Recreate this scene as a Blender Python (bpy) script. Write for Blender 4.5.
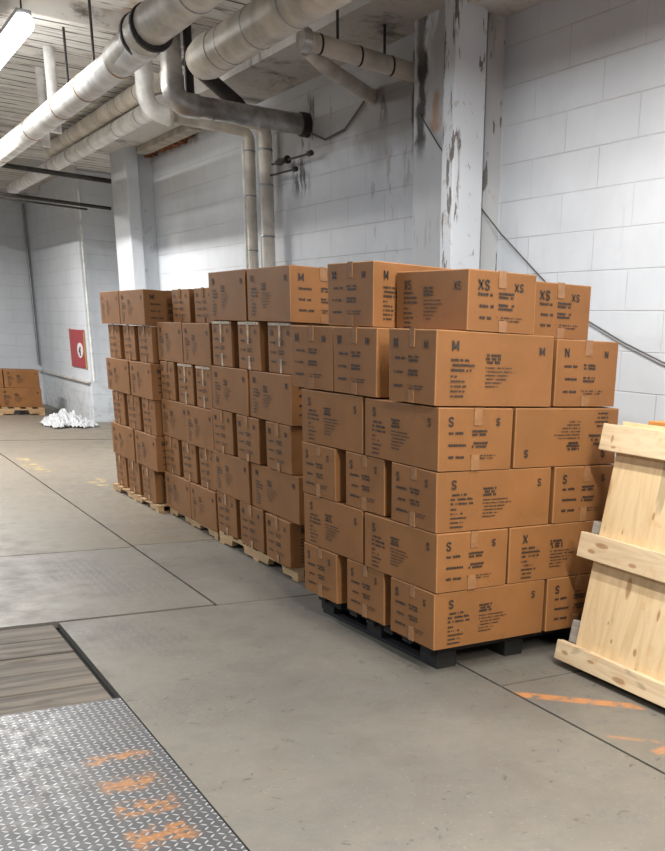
import bpy, bmesh, math, random
from mathutils import Vector, Matrix
random.seed(7)
for o in list(bpy.data.objects): bpy.data.objects.remove(o)
scn = bpy.context.scene
COL = scn.collection

# ------------------------------------------------------------------ camera
W_, H_ = 665.0, 851.0
F, PX, PY, YAW, PIT, ROLL = 962.33, 515.22, 665.14, .6272, .3186, .0501
cy, sy = math.cos(YAW), math.sin(YAW)
fwd = Vector((sy*math.cos(PIT), cy*math.cos(PIT), -math.sin(PIT)))
r0 = Vector((cy, -sy, 0)); u0 = r0.cross(fwd)
rv = math.cos(ROLL)*r0 + math.sin(ROLL)*u0
uv = -math.sin(ROLL)*r0 + math.cos(ROLL)*u0
cd = bpy.data.cameras.new('camera'); cam = bpy.data.objects.new('camera', cd); COL.objects.link(cam)
cd.sensor_fit = 'HORIZONTAL'; cd.sensor_width = 36
cd.lens = F/W_*36
cd.shift_x = (W_/2-PX)/W_; cd.shift_y = (PY-H_/2)/W_
cd.clip_start = .05; cd.clip_end = 200
m = Matrix((rv, uv, -fwd)).transposed().to_4x4(); m.translation = Vector((0, 0, 1.6))
cam.matrix_world = m
scn.camera = cam

# ------------------------------------------------------------------ world, lights, exposure
wd = bpy.data.worlds.new('world'); scn.world = wd; wd.use_nodes = True
wd.node_tree.nodes['Background'].inputs[0].default_value = (.78, .85, 1, 1)
wd.node_tree.nodes['Background'].inputs[1].default_value = .17
scn.view_settings.view_transform = 'Standard'; scn.view_settings.look = 'None'
scn.view_settings.gamma = 1; scn.view_settings.use_curve_mapping = False
scn.view_settings.exposure = 0.38

def area(name, loc, sx, sy_, power, col=(1, .97, .92), rot=(0, 0, 0)):
    l = bpy.data.lights.new(name, 'AREA'); l.shape = 'RECTANGLE'; l.size = sx; l.size_y = sy_
    l.energy = power; l.color = col
    o = bpy.data.objects.new(name, l); COL.objects.link(o); o.location = loc; o.rotation_euler = rot
    return o
# rows of ceiling tubes (the row seen at the upper left goes on over and behind the camera)
area('tube_light', (2.42, 4.5, 3.28), .12, 1.5, 40)
area('tube_light', (2.42, 2.5, 3.28), .12, 1.5, 48)
area('tube_light', (1.6, .3, 3.5), .12, 1.5, 185)
area('tube_light', (1.6, -2.0, 3.5), .12, 1.5, 190)
area('tube_light', (1.5, 12.9, 3.5), .12, 2.0, 185)
area('tube_light', (.9, 17.5, 3.5), .12, 2.5, 200)
cool = (.86, .93, 1)
area('tube_light', (-1.6, 8.5, 3.6), .12, 3.0, 150, cool)
area('tube_light', (-1.6, 14, 3.6), .12, 3.0, 75, cool)
area('tube_light', (-1.6, 2.5, 3.6), .12, 3.0, 80, cool)

# ------------------------------------------------------------------ node helpers
def newmat(name):
    mt = bpy.data.materials.new(name); mt.use_nodes = True
    return mt, mt.node_tree, mt.node_tree.nodes['Principled BSDF']
class G:
    def __init__(s, nt): s.nt = nt; s._c = None
    def n(s, t, **kw):
        nd = s.nt.nodes.new(t)
        for k, v in kw.items(): setattr(nd, k, v)
        return nd
    def put(s, inp, v):
        if hasattr(v, 'is_linked') or isinstance(v, bpy.types.NodeSocket): s.nt.links.new(v, inp)
        else: inp.default_value = v
    def m(s, op, a, b=0.0, c=0.0, clamp=False):
        nd = s.n('ShaderNodeMath', operation=op, use_clamp=clamp)
        s.put(nd.inputs[0], a); s.put(nd.inputs[1], b); s.put(nd.inputs[2], c)
        return nd.outputs[0]
    def coord(s):
        if s._c is None: s._c = s.n('ShaderNodeTexCoord').outputs['Object']
        return s._c
    def xyz(s):
        nd = s.n('ShaderNodeSeparateXYZ'); s.put(nd.inputs[0], s.coord()); return nd.outputs
    def comb(s, x, y, z=0.0):
        nd = s.n('ShaderNodeCombineXYZ'); s.put(nd.inputs[0], x); s.put(nd.inputs[1], y); s.put(nd.inputs[2], z); return nd.outputs[0]
    def mapv(s, scale=(1, 1, 1), loc=(0, 0, 0), rot=(0, 0, 0), src=None):
        nd = s.n('ShaderNodeMapping'); s.put(nd.inputs[0], src or s.coord())
        nd.inputs['Location'].default_value = loc; nd.inputs['Rotation'].default_value = rot; nd.inputs['Scale'].default_value = scale
        return nd.outputs[0]
    def noise(s, scale, detail=4, rough=.55, vec=None, dist=0):
        nd = s.n('ShaderNodeTexNoise'); s.put(nd.inputs['Vector'], vec or s.coord())
        nd.inputs['Scale'].default_value = scale; nd.inputs['Detail'].default_value = detail
        nd.inputs['Roughness'].default_value = rough; nd.inputs['Distortion'].default_value = dist
        return nd.outputs['Fac']
    def step(s, v, lo, hi, a=0.0, b=1.0):
        nd = s.n('ShaderNodeMapRange'); nd.interpolation_type = 'SMOOTHSTEP'; s.put(nd.inputs[0], v)
        nd.inputs[1].default_value = lo; nd.inputs[2].default_value = hi
        nd.inputs[3].default_value = a; nd.inputs[4].default_value = b
        return nd.outputs[0]
    def mix(s, f, a, b, mode='MIX'):
        nd = s.n('ShaderNodeMix', data_type='RGBA', blend_type=mode)
        s.put(nd.inputs[0], f)
        for i, v in ((6, a), (7, b)):
            if isinstance(v, tuple): v = v if len(v) == 4 else v+(1,)
            s.put(nd.inputs[i], v)
        return nd.outputs[2]
    def rect(s, x, y, x0, x1, y0, y1, e=.01):
        a = s.m('MULTIPLY', s.step(x, x0-e, x0+e), s.step(x, x1-e, x1+e, 1, 0))
        b = s.m('MULTIPLY', s.step(y, y0-e, y0+e), s.step(y, y1-e, y1+e, 1, 0))
        return s.m('MULTIPLY', a, b)
    def bump(s, h, strength=.3, dist=.01):
        nd = s.n('ShaderNodeBump'); nd.inputs['Strength'].default_value = strength; nd.inputs['Distance'].default_value = dist
        s.put(nd.inputs['Height'], h); return nd.outputs[0]

def simple(name, col, rough=.6, metal=0, var=.12, nscale=6, bumpk=.1, stretch=(1, 1, 1), spec=.5):
    mt, nt, b = newmat(name); g = G(nt)
    nz = g.noise(nscale, 5, .6, g.mapv(stretch))
    lo = tuple(c*(1-var) for c in col); hi = tuple(min(1, c*(1+var)) for c in col)
    g.put(b.inputs['Base Color'], g.mix(g.step(nz, .3, .7), lo, hi))
    b.inputs['Roughness'].default_value = rough; b.inputs['Metallic'].default_value = metal
    b.inputs['Specular IOR Level'].default_value = spec
    if bumpk: g.put(b.inputs['Normal'], g.bump(g.noise(nscale*6, 4, .6, g.mapv(stretch)), bumpk, .004))
    return mt

# painted block wall; axis 'y' for walls in the YZ plane, 'x' for XZ
def wall_mat(name, axis, stains=False, base=(.70, .74, .79)):
    mt, nt, b = newmat(name); g = G(nt); x, y, z = g.xyz()
    a = y if axis == 'y' else x
    bt = g.n('ShaderNodeTexBrick'); g.put(bt.inputs['Vector'], g.comb(g.m('ADD', a, .447-.665*20+.665*20), g.m('SUBTRACT', z, .024)))
    bt.inputs['Scale'].default_value = 1; bt.inputs['Brick Width'].default_value = .665; bt.inputs['Row Height'].default_value = .226
    bt.inputs['Mortar Size'].default_value = .005; bt.inputs['Mortar Smooth'].default_value = .6
    bt.offset = .5
    fac = bt.outputs['Fac']
    big = g.noise(.9, 5, .6); mid = g.noise(7, 5, .65)
    c = g.mix(g.step(big, .35, .7), base, tuple(k*.88 for k in base))
    c = g.mix(g.m('MULTIPLY', g.step(mid, .45, .75), .25), c, tuple(k*.8 for k in base))
    jn = g.noise(2.3, 3)
    c = g.mix(g.m('MULTIPLY', fac, g.step(jn, .4, .6, .2, .65)), c, (.46, .46, .47))
    # drip and scuff dirt
    drip = g.noise(2.2, 5, .7, g.mapv((3, 3, .35)))
    c = g.mix(g.m('MULTIPLY', g.step(drip, .6, .76), .16), c, (.36, .33, .29))
    low = g.step(z, .0, .9, .35, 0)
    c = g.mix(g.m('MULTIPLY', low, g.step(mid, .5, .62)), c, (.33, .31, .29))
    if stains:
        # bare grimy plaster above the risers and beside the column
        dirty = g.m('MULTIPLY', g.step(g.m('ADD', z, g.m('MULTIPLY', big, .9)), 3.35, 3.75), g.rect(a, z, 6.3, 10.0, 2.5, 5, .5))
        c = g.mix(g.m('MULTIPLY', dirty, .8), c, (.25, .235, .22))
        pn = g.noise(9, 5, .6, g.mapv((1, 1, .35)))
        for (y0, y1, z0, z1, th) in ((8.5, 9.2, 3.2, 3.6, .56), (7.5, 7.62, 3.2, 3.42, .5), (9.0, 9.35, 2.85, 3.15, .46), (12.0, 13.9, 3.65, 3.75, .4)):
            mk = g.m('MULTIPLY', g.rect(a, z, y0, y1, z0, z1, .08), g.step(pn, th, th+.05))
            c = g.mix(g.m('MULTIPLY', mk, .85), c, (.07, .065, .06))
        wob = g.m('MULTIPLY', g.m('SUBTRACT', g.noise(5, 4), .5), .16)
        ax = g.m('ADD', a, wob)
        mk = g.rect(ax, z, 7.0, 7.10, 2.85, 3.62, .02)
        c = g.mix(g.m('MULTIPLY', mk, g.step(z, 2.85, 3.1)), c, (.02, .018, .016))
        rust = g.m('MULTIPLY', g.rect(ax, z, 6.78, 6.86, 3.05, 3.3, .03), g.step(mid, .42, .5))
        c = g.mix(g.m('MULTIPLY', rust, .8), c, (.45, .2, .08))
        gr = g.m('MULTIPLY', g.rect(a, z, 6.6, 7.9, 1.7, 3.3, .3), g.step(pn, .58, .66))
        c = g.mix(g.m('MULTIPLY', gr, .5), c, (.3, .29, .28))
    g.put(b.inputs['Base Color'], c); b.inputs['Roughness'].default_value = .55
    h = g.m('ADD', g.m('MULTIPLY', fac, -1.0), g.m('MULTIPLY', mid, .5))
    g.put(b.inputs['Normal'], g.bump(h, .5, .006))
    return mt

def peel_mat(name, base, amount, extra=None, crack=False):
    mt, nt, b = newmat(name); g = G(nt); x, y, z = g.xyz()
    n1 = g.noise(4.5, 6, .62, g.mapv((5, 5, .8))); n2 = g.noise(.7, 3)
    c = g.mix(g.step(n2, .35, .7), base, tuple(k*.86 for k in base))
    th = .60-amount
    mk = g.step(g.m('ADD', n1, g.m('MULTIPLY', g.m('SUBTRACT', n2, .5), .2)), th, th+.02)
    if extra:
        e = g.rect(x, z, *extra, .02)
        mk2 = g.m('MULTIPLY', g.step(n1, th-.09, th-.07), e)
        mk = g.m('MAXIMUM', mk, mk2)
    c = g.mix(mk, c, (.16, .145, .135))
    c = g.mix(g.m('MULTIPLY', g.step(g.noise(12, 4), .62, .68), .4), c, (.35, .3, .25))
    if crack:
        side = g.step(y, 5.93, 5.96)
        c = g.mix(g.m('MULTIPLY', side, .7), c, (.60, .63, .66))
        wy = g.m('ADD', y, g.m('MULTIPLY', g.m('SUBTRACT', g.noise(6, 4), .5), .22))
        cr = g.rect(wy, z, 6.68, 6.80, 2.8, 3.8, .03)
        c = g.mix(g.m('MULTIPLY', cr, g.step(z, 2.8, 3.0)), c, (.025, .022, .02))
        ru = g.rect(wy, z, 6.50, 6.58, 3.0, 3.25, .03); c = g.mix(g.m('MULTIPLY', ru, .8), c, (.5, .27, .13))
        up = g.m('MULTIPLY', g.step(z, 3.25, 3.65), g.step(g.noise(5, 5, .6, g.mapv((1, 1, .4))), .42, .55))
        c = g.mix(g.m('MULTIPLY', up, .6), c, (.2, .19, .175))
    g.put(b.inputs['Base Color'], c); b.inputs['Roughness'].default_value = .5
    g.put(b.inputs['Normal'], g.bump(g.m('SUBTRACT', 1.0, mk), .5, .004))
    return mt

def ceiling_mat():
    mt, nt, b = newmat('board_marked_ceiling'); g = G(nt); x, y, z = g.xyz()
    yy = g.m('DIVIDE', g.m('ADD', y, g.m('MULTIPLY', g.m('SUBTRACT', g.noise(1.2, 3), .5), .10)), .26)
    fr = g.m('FRACT', yy)
    edge = g.step(g.m('ABSOLUTE', g.m('SUBTRACT', fr, .5)), .40, .47)
    st = g.noise(3, 6, .7, g.mapv((.7, 7, 1)))
    cell = g.n('ShaderNodeTexWhiteNoise', noise_dimensions='1D'); g.put(cell.inputs['W'], g.m('FLOOR', yy))
    c = g.mix(g.m('MULTIPLY', cell.outputs[0], .7), (.80, .78, .74), (.6, .55, .49))
    c = g.mix(g.step(st, .52, .66), c, (.2, .17, .14))
    c = g.mix(g.m('MULTIPLY', edge, g.step(g.noise(2, 3), .38, .55)), c, (.05, .04, .035))
    c = g.mix(g.m('MULTIPLY', g.step(g.noise(2.1, 3), .6, .68), .5), c, (.35, .2, .1))
    g.put(b.inputs['Base Color'], c); b.inputs['Roughness'].default_value = .8
    g.put(b.inputs['Normal'], g.bump(g.m('SUBTRACT', g.m('MULTIPLY', st, .6), edge), .7, .012))
    return mt

def grime_mat(name, base, dark, amt=.5):
    mt, nt, b = newmat(name); g = G(nt)
    n1 = g.noise(2.2, 7, .7, None, .6); n2 = g.noise(11, 5, .7)
    c = g.mix(g.step(n1, .62-amt*.25, .8-amt*.25), base, dark)
    c = g.mix(g.m('MULTIPLY', g.step(n2, .55, .65), .4), c, tuple(k*.5 for k in base))
    g.put(b.inputs['Base Color'], c); b.inputs['Roughness'].default_value = .75
    g.put(b.inputs['Normal'], g.bump(n2, .3, .006))
    return mt

def plate_height(g, pitch=.045):
    x, y, z = g.xyz()
    u = g.m('DIVIDE', x, pitch); v = g.m('DIVIDE', y, pitch)
    fu = g.m('SUBTRACT', g.m('FRACT', u), .5); fv = g.m('SUBTRACT', g.m('FRACT', v), .5)
    par = g.m('FLOORED_MODULO', g.m('ADD', g.m('FLOOR', u), g.m('FLOOR', v)), 2.0)
    sgn = g.m('SUBTRACT', g.m('MULTIPLY', par, 2.0), 1.0)
    a = g.m('ADD', fu, g.m('MULTIPLY', fv, sgn)); c = g.m('SUBTRACT', g.m('MULTIPLY', fv, sgn), fu)
    d = g.m('ADD', g.m('POWER', g.m('DIVIDE', a, .62), 2.0), g.m('POWER', g.m('DIVIDE', c, .2), 2.0))
    return g.step(d, .5, 1.1, 1, 0)

def floor_mat(name, kind):
    mt, nt, b = newmat(name); g = G(nt); x, y, z = g.xyz()
    big = g.noise(.8, 6, .6, None, .3); mid = g.noise(5, 6, .65); fine = g.noise(60, 3, .6)
    if kind == 'concrete':
        c = g.mix(g.step(big, .35, .68), (.172, .142, .102), (.132, .11, .083))
    else:
        c = g.mix(g.step(big, .35, .68), (.17, .154, .128), (.125, .115, .10))
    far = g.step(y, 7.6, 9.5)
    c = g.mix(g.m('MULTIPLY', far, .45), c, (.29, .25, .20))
    c = g.mix(g.m('MULTIPLY', g.step(mid, .5, .7), .35), c, (.10, .095, .09))
    c = g.mix(g.m('MULTIPLY', g.step(fine, .62, .7), .35), c, (.36, .33, .29))
    sc = g.noise(9, 4, .5, None, 2.5)
    c = g.mix(g.m('MULTIPLY', g.step(sc, .66, .69), .6), c, (.05, .048, .045))
    # orange floor marks by the crate, yellow flecks far off
    on = g.noise(14, 5, .7)
    yo = g.m('ADD', y, g.m('MULTIPLY', g.m('SUBTRACT', x, 2.6), .98))
    mk = g.rect(x, yo, 2.60, 3.02, 3.50, 3.60, .012)
    mk = g.m('MAXIMUM', mk, g.m('MULTIPLY', g.rect(x, yo, 2.64, 2.80, 2.945, 2.985, .015), .6))
    mk = g.m('MAXIMUM', mk, g.m('MULTIPLY', g.rect(x, y, 2.70, 2.82, 2.66, 2.72, .02), .8))
    mk = g.m('MULTIPLY', mk, g.step(on, .36, .56))
    c = g.mix(g.m('MULTIPLY', mk, .85), c, (.48, .20, .065))
    yl = g.m('MAXIMUM', g.rect(x, y, 1.9, 2.1, 12.1, 13.5, .05), g.rect(x, y, 2.3, 2.5, 10.9, 11.5, .05))
    yl = g.m('MULTIPLY', yl, g.step(g.noise(7, 3), .52, .6))
    c = g.mix(g.m('MULTIPLY', yl, .8), c, (.55, .38, .12))
    g.put(b.inputs['Base Color'], c)
    g.put(b.inputs['Roughness'], g.step(mid, .3, .7, .42, .62))
    h = g.m('ADD', g.m('MULTIPLY', mid, .5), g.m('MULTIPLY', fine, .25))
    if kind == 'steel':
        ph = plate_height(g, .05); wear = g.step(big, .42, .56)
        h = g.m('ADD', h, g.m('MULTIPLY', ph, g.m('MULTIPLY', wear, .7)))
    if kind == 'half':
        ph = plate_height(g, .05)
        wear = g.m('MULTIPLY', g.step(x, 1.2, 1.9, 1, 0), g.m('MULTIPLY', g.step(y, 3.3, 4.2), g.step(big, .4, .55)))
        h = g.m('ADD', h, g.m('MULTIPLY', ph, g.m('MULTIPLY', wear, .5)))
    g.put(b.inputs['Normal'], g.bump(h, .35, .004))
    return mt

def dplate_mat():
    mt, nt, b = newmat('diamond_steel'); g = G(nt); x, y, z = g.xyz()
    ph = plate_height(g, .03); big = g.noise(2.5, 5, .6); mid = g.noise(14, 5, .7)
    c = g.mix(ph, (.11, .112, .118), (.46, .47, .485))
    c = g.mix(g.m('MULTIPLY', g.step(big, .5, .68), .5), c, (.17, .15, .13))
    mk = None
    for (x0, x1, y0, y1) in ((.66, .89, 3.66, 3.73), (.66, .86, 3.38, 3.49), (.66, .86, 3.16, 3.27), (.64, .85, 2.93, 3.05)):
        r = g.rect(x, g.m('ADD', y, g.m('MULTIPLY', g.m('SUBTRACT', g.noise(18, 3), .5), .12)), x0, x1, y0, y1, .025)
        mk = r if mk is None else g.m('MAXIMUM', mk, r)
    mk = g.m('MULTIPLY', mk, g.step(g.noise(22, 4, .6), .4, .56))
    c = g.mix(g.m('MULTIPLY', mk, .8), c, (.48, .22, .07))
    g.put(b.inputs['Base Color'], c); b.inputs['Metallic'].default_value = .55
    g.put(b.inputs['Roughness'], g.step(mid, .3, .7, .35, .55))
    g.put(b.inputs['Normal'], g.bump(g.m('ADD', ph, g.m('MULTIPLY', mid, .15)), .9, .003))
    return mt

def wood_mat(name, c1, c2, axis='y', knots=True, rough=.65, sc=1.0, spots=()):
    mt, nt, b = newmat(name); g = G(nt)
    st = {'y': (9, .8, 9), 'x': (.8, 9, 9), 'z': (9, 9, .8)}[axis]
    oi = g.n('ShaderNodeObjectInfo').outputs['Random']
    off = g.n('ShaderNodeVectorMath', operation='ADD'); g.put(off.inputs[0], g.coord()); g.put(off.inputs[1], g.comb(g.m('MULTIPLY', oi, 9.0), g.m('MULTIPLY', oi, 5.0), oi))
    v = g.mapv(tuple(k*sc for k in st), src=off.outputs[0])
    gr = g.noise(2.2, 6, .65, v, .8)
    c = g.mix(g.step(gr, .35, .65), c1, c2)
    if knots:
        v2 = g.mapv(tuple((k*.32+1.2)*sc for k in st), src=off.outputs[0])
        kn = g.noise(2.3, 3, .5, v2, .4)
        c = g.mix(g.m('MULTIPLY', g.step(kn, .63, .70), .6), c, tuple(k*.38 for k in c1))
        vo = g.n('ShaderNodeTexVoronoi'); g.put(vo.inputs['Vector'], g.mapv({'y': (3.5, 1.3, 3.5), 'x': (1.3, 3.5, 3.5), 'z': (3.5, 3.5, 1.5)}[axis], src=off.outputs[0])); vo.inputs['Scale'].default_value = 1.3
        kk = g.step(g.m('ADD', vo.outputs['Distance'], g.m('MULTIPLY', gr, .12)), .19, .26, 1, 0)
        c = g.mix(g.m('MULTIPLY', kk, .75), c, (c1[0]*.45, c1[1]*.3, c1[2]*.2))
        c = g.mix(g.m('MULTIPLY', g.step(g.noise(9, 3), .62, .7), .3), c, (c1[0]*.8, c1[1]*.55, c1[2]*.35))
    px_, py_, pz_ = g.xyz()
    for (ky, kz, ry, rz) in spots:      # knots in the boards
        d = g.m('ADD', g.m('POWER', g.m('DIVIDE', g.m('SUBTRACT', py_, ky), ry), 2.0), g.m('POWER', g.m('DIVIDE', g.m('SUBTRACT', pz_, kz), rz), 2.0))
        d = g.m('ADD', d, g.m('MULTIPLY', g.m('SUBTRACT', g.noise(30, 3), .5), 1.2))
        c = g.mix(g.m('MULTIPLY', g.step(d, .4, 1.5, 1, 0), .7), c, (.30, .14, .05))
    g.put(b.inputs['Base Color'], c); b.inputs['Roughness'].default_value = rough
    g.put(b.inputs['Normal'], g.bump(gr, .25, .003))
    return mt

def card_mat(name, base, var=.1):
    mt, nt, b = newmat(name); g = G(nt)
    oi = g.n('ShaderNodeObjectInfo').outputs['Random']
    off = g.n('ShaderNodeVectorMath', operation='ADD'); g.put(off.inputs[0], g.coord()); g.put(off.inputs[1], g.comb(g.m('MULTIPLY', oi, 37.0), g.m('MULTIPLY', oi, 11.0), oi))
    n1 = g.noise(3, 4, .6, off.outputs[0]); n2 = g.noise(26, 5, .7, off.outputs[0])
    c = g.mix(g.step(n1, .3, .7), tuple(k*(1-var) for k in base), tuple(k*(1+var) for k in base))
    c = g.mix(g.m('MULTIPLY', g.step(n2, .62, .74), .22), c, tuple(min(1, k*1.9) for k in base))
    c = g.mix(g.m('MULTIPLY', g.step(g.noise(5, 5, .7, off.outputs[0], 1.5), .6, .72), .25), c, tuple(k*.5 for k in base))
    c = g.mix(g.m('MULTIPLY', oi, .22), c, tuple(k*.72 for k in base))
    g.put(b.inputs['Base Color'], c); b.inputs['Roughness'].default_value = .6
    b.inputs['Specular IOR Level'].default_value = .35
    g.put(b.inputs['Normal'], g.bump(n1, .15, .01))
    return mt

def emis(name, col, s):
    mt, nt, b = newmat(name)
    b.inputs['Base Color'].default_value = (*col, 1); b.inputs['Emission Color'].default_value = (*col, 1)
    b.inputs['Emission Strength'].default_value = s
    return mt

M = {}
M['wall_y'] = wall_mat('painted_block_side', 'y', True)
M['wall_y2'] = wall_mat('painted_block_far', 'y')
M['wall_x'] = wall_mat('painted_block_back', 'x')
M['ceiling'] = ceiling_mat()
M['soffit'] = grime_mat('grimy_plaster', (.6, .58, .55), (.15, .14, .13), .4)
M['column'] = peel_mat('peeling_white_paint', (.68, .72, .77), -.045, (3.50, 3.59, 1.5, 4.2))
M['column2'] = peel_mat('white_column_paint', (.70, .735, .78), -.2)
M['pilaster'] = peel_mat('peeling_grey_paint', (.56, .575, .59), .0, crack=True)
M['concrete'] = floor_mat('worn_floor', 'half'); M['steelfloor'] = floor_mat('worn_steel_floor', 'steel')
M['farfloor'] = floor_mat('far_floor', 'concrete')
M['sub'] = simple('dark_underfloor', (.012, .012, .012), .9)
M['dplate'] = dplate_mat()
M['plank'] = wood_mat('weathered_floor_wood', (.17, .14, .108), (.075, .062, .05), 'x', True, .7, .6)
M['card'] = card_mat('cardboard', (.245, .106, .034))
M['card_edge'] = card_mat('cardboard_edge', (.33, .155, .06))
M['ink'] = simple('black_ink', (.03, .021, .016), .55, bumpk=0)
M['tape'] = simple('packing_tape', (.27, .135, .06), .25, bumpk=.05, nscale=20)
M['film'] = simple('white_plastic_tape', (.50, .40, .31), .2, nscale=25, var=.3)
M['palletwood'] = wood_mat('pallet_wood', (.50, .33, .17), (.38, .24, .12), 'y')
M['blackpallet'] = simple('black_plastic', (.009, .009, .009), .7)
M['pine'] = wood_mat('pale_plywood', (.72, .55, .33), (.62, .45, .25), 'z', True, .6, .7, ((.84, .50, .018, .055), (.70, .21, .012, .02), (.88, .22, .008, .012), (.93, .30, .006, .01), (.62, .78, .012, .02), (.78, .86, .01, .02), (.60, .42, .01, .03), (.97, .75, .006, .012), (.67, .13, .008, .01)))
M['batten'] = wood_mat('pale_batten_wood', (.72, .58, .38), (.56, .41, .25), 'y', True, .6, .8, ((1.05, .67, .05, .012), (1.12, .63, .03, .01), (.72, .07, .05, .014), (.95, .10, .03, .008), (1.14, 1.19, .01, .02), (1.12, 1.15, .02, .006), (.8, .62, .03, .01), (1.16, .09, .03, .01)))
M['greywood'] = wood_mat('grey_board', (.36, .33, .29), (.26, .24, .21), 'y')
M['orangewood'] = wood_mat('orange_board', (.62, .27, .07), (.5, .2, .05), 'y', False)
M['skid'] = wood_mat('dark_skid_wood', (.24, .15, .08), (.15, .09, .05), 'y')
M['wrap'] = simple('cream_pipe_wrap', (.66, .61, .53), .45, var=.25, nscale=4)
M['whitewrap'] = simple('white_pipe_wrap', (.80, .80, .78), .4, var=.22, nscale=6)
M['steel'] = simple('dull_duct_metal', (.42, .41, .39), .36, .7, var=.45, nscale=5)
M['darkmetal'] = simple('dark_metal', (.045, .04, .038), .5, .4, var=.4)
M['greymetal'] = simple('grey_metal', (.33, .34, .35), .4, .6)
M['rust'] = simple('rusty_band', (.42, .24, .1), .6, var=.3)
M['rotten'] = simple('rotten_wood', (.22, .085, .035), .9, var=.8, nscale=18, bumpk=.8)
M['lintel'] = simple('lintel_plaster', (.42, .38, .33), .8, var=.2)
M['red'] = simple('red_paint', (.36, .006, .014), .35, var=.12)
M['gold'] = simple('tan_rim', (.42, .27, .12), .5)
M['white'] = simple('white_plate', (.75, .75, .73), .4)
M['plastic'] = simple('white_plastic_sheet', (.56, .58, .60), .35, var=.08)
M['tube'] = emis('lit_tube', (1, .98, .95), 14)
M['cable'] = simple('cable_rubber', (.09, .085, .08), .5, bumpk=0)

# ------------------------------------------------------------------ object helpers
def link(name, bm, mats, parent=None, smooth=False):
    me = bpy.data.meshes.new(name); bm.normal_update(); bm.to_mesh(me); bm.free()
    for mt in (mats if isinstance(mats, (list, tuple)) else [mats]): me.materials.append(mt)
    if smooth:
        for p in me.polygons: p.use_smooth = True
        me.set_sharp_from_angle(angle=math.radians(40))
    o = bpy.data.objects.new(name, me); COL.objects.link(o)
    if parent: o.parent = parent
    return o
def empty(name, loc=(0, 0, 0), rz=0):
    o = bpy.data.objects.new(name, None); COL.objects.link(o); o.location = loc; o.rotation_euler = (0, 0, rz)
    o.empty_display_size = .1; return o
def tag(o, label, cat, group=None):
    n = len(label.split()); assert 4 <= n <= 16, label
    o['label'] = label; o['category'] = cat
    if group: o['group'] = group
    return o
def struct(name, bm, mats, smooth=False):
    o = link(name, bm, mats, None, smooth); o['kind'] = 'structure'; return o
def box(bm, x0, x1, y0, y1, z0, z1, mi=0, mat=None, bev=0, jit=0, bmi=None):
    vs = [bm.verts.new((x, y, z)) for x in (x0, x1) for y in (y0, y1) for z in (z0, z1)]
    if jit:
        for v in vs: v.co += Vector([random.uniform(-jit, jit) for _ in range(3)])
    if mat is not None:
        for v in vs: v.co = mat @ v.co
    F_ = [(0, 1, 3, 2), (4, 6, 7, 5), (0, 4, 5, 1), (2, 3, 7, 6), (0, 2, 6, 4), (1, 5, 7, 3)]
    fs = []
    for f in F_:
        fc = bm.faces.new([vs[i] for i in f]); fc.material_index = mi; fs.append(fc)
    if bev:
        es = set(e for f in fs for e in f.edges)
        r = bmesh.ops.bevel(bm, geom=list(es), offset=bev, segments=2, affect='EDGES', profile=.6)
        if bmi is not None:
            for f in r['faces']: f.material_index = bmi
    return fs
def B(x0, x1, y0, y1, z0, z1, bev=0, jit=0):
    bm = bmesh.new(); box(bm, x0, x1, y0, y1, z0, z1, bev=bev, jit=jit); return bm
def tube(pts, r, seg=20, caps=True, bm=None, mi=0):
    bm = bm or bmesh.new(); pts = [Vector(p) for p in pts]; n = len(pts)
    rr = r if isinstance(r, (list, tuple)) else [r]*n
    rings = []; prev = None
    for i, p in enumerate(pts):
        t = (pts[min(i+1, n-1)]-pts[max(i-1, 0)]).normalized()
        if prev is None:
            a = Vector((0, 0, 1)) if abs(t.z) < .9 else Vector((1, 0, 0)); u = t.cross(a).normalized()
        else:
            u = (prev-t*prev.dot(t)).normalized()
        prev = u; v = t.cross(u)
        rings.append([bm.verts.new(p+rr[i]*(math.cos(2*math.pi*k/seg)*u+math.sin(2*math.pi*k/seg)*v)) for k in range(seg)])
    for a, b_ in zip(rings, rings[1:]):
        for k in range(seg):
            f = bm.faces.new((a[k], a[(k+1) % seg], b_[(k+1) % seg], b_[k])); f.material_index = mi
    if caps:
        bm.faces.new(rings[0][::-1]).material_index = mi; bm.faces.new(rings[-1]).material_index = mi
    return bm
def elbow(a, corner, b, rad, n=8):
    a, c, b = Vector(a), Vector(corner), Vector(b)
    p, q = c+(a-c).normalized()*rad, c+(b-c).normalized()*rad
    out = [a]
    for i in range(n+1):
        t = i/n; out.append((1-t)**2*p+2*t*(1-t)*c+t*t*q)
    out.append(b); return out
def ring(center, axis, r, w, bm=None):
    c = Vector(center); ax = Vector(axis).normalized()
    return tube([c-ax*w/2, c-ax*w*.3, c+ax*w*.3, c+ax*w/2], [r*.97, r, r, r*.97], 24, True, bm)

# ------------------------------------------------------------------ setting
WX = 3.95
struct('wall_right', B(WX, WX+.3, -3, 14.5, 0, 4.0), M['wall_y'])
bm = bmesh.new(); box(bm, WX, WX+.9, 18.3, 22.6, 0, 4.0, bev=.02)
struct('wall_right', bm, M['wall_y2'])
struct('wall_right', B(WX+.8, WX+1.0, 14.5, 18.35, 0, 4.0), M['wall_y2'])
struct('wall_back', B(-7, WX+1, 22.6, 22.8, 0, 4.0), M['wall_x'])
struct('ceiling', B(-7, WX+1, -3, 22.8, 4.0, 4.15), M['ceiling'])
struct('trim_1', B(WX-.06, WX+.02, 18.3, 22.6, .665, .695, bev=.005), M['soffit'])  # thin ledge in dark plaster, its tone standing in for a shadow line
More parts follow.
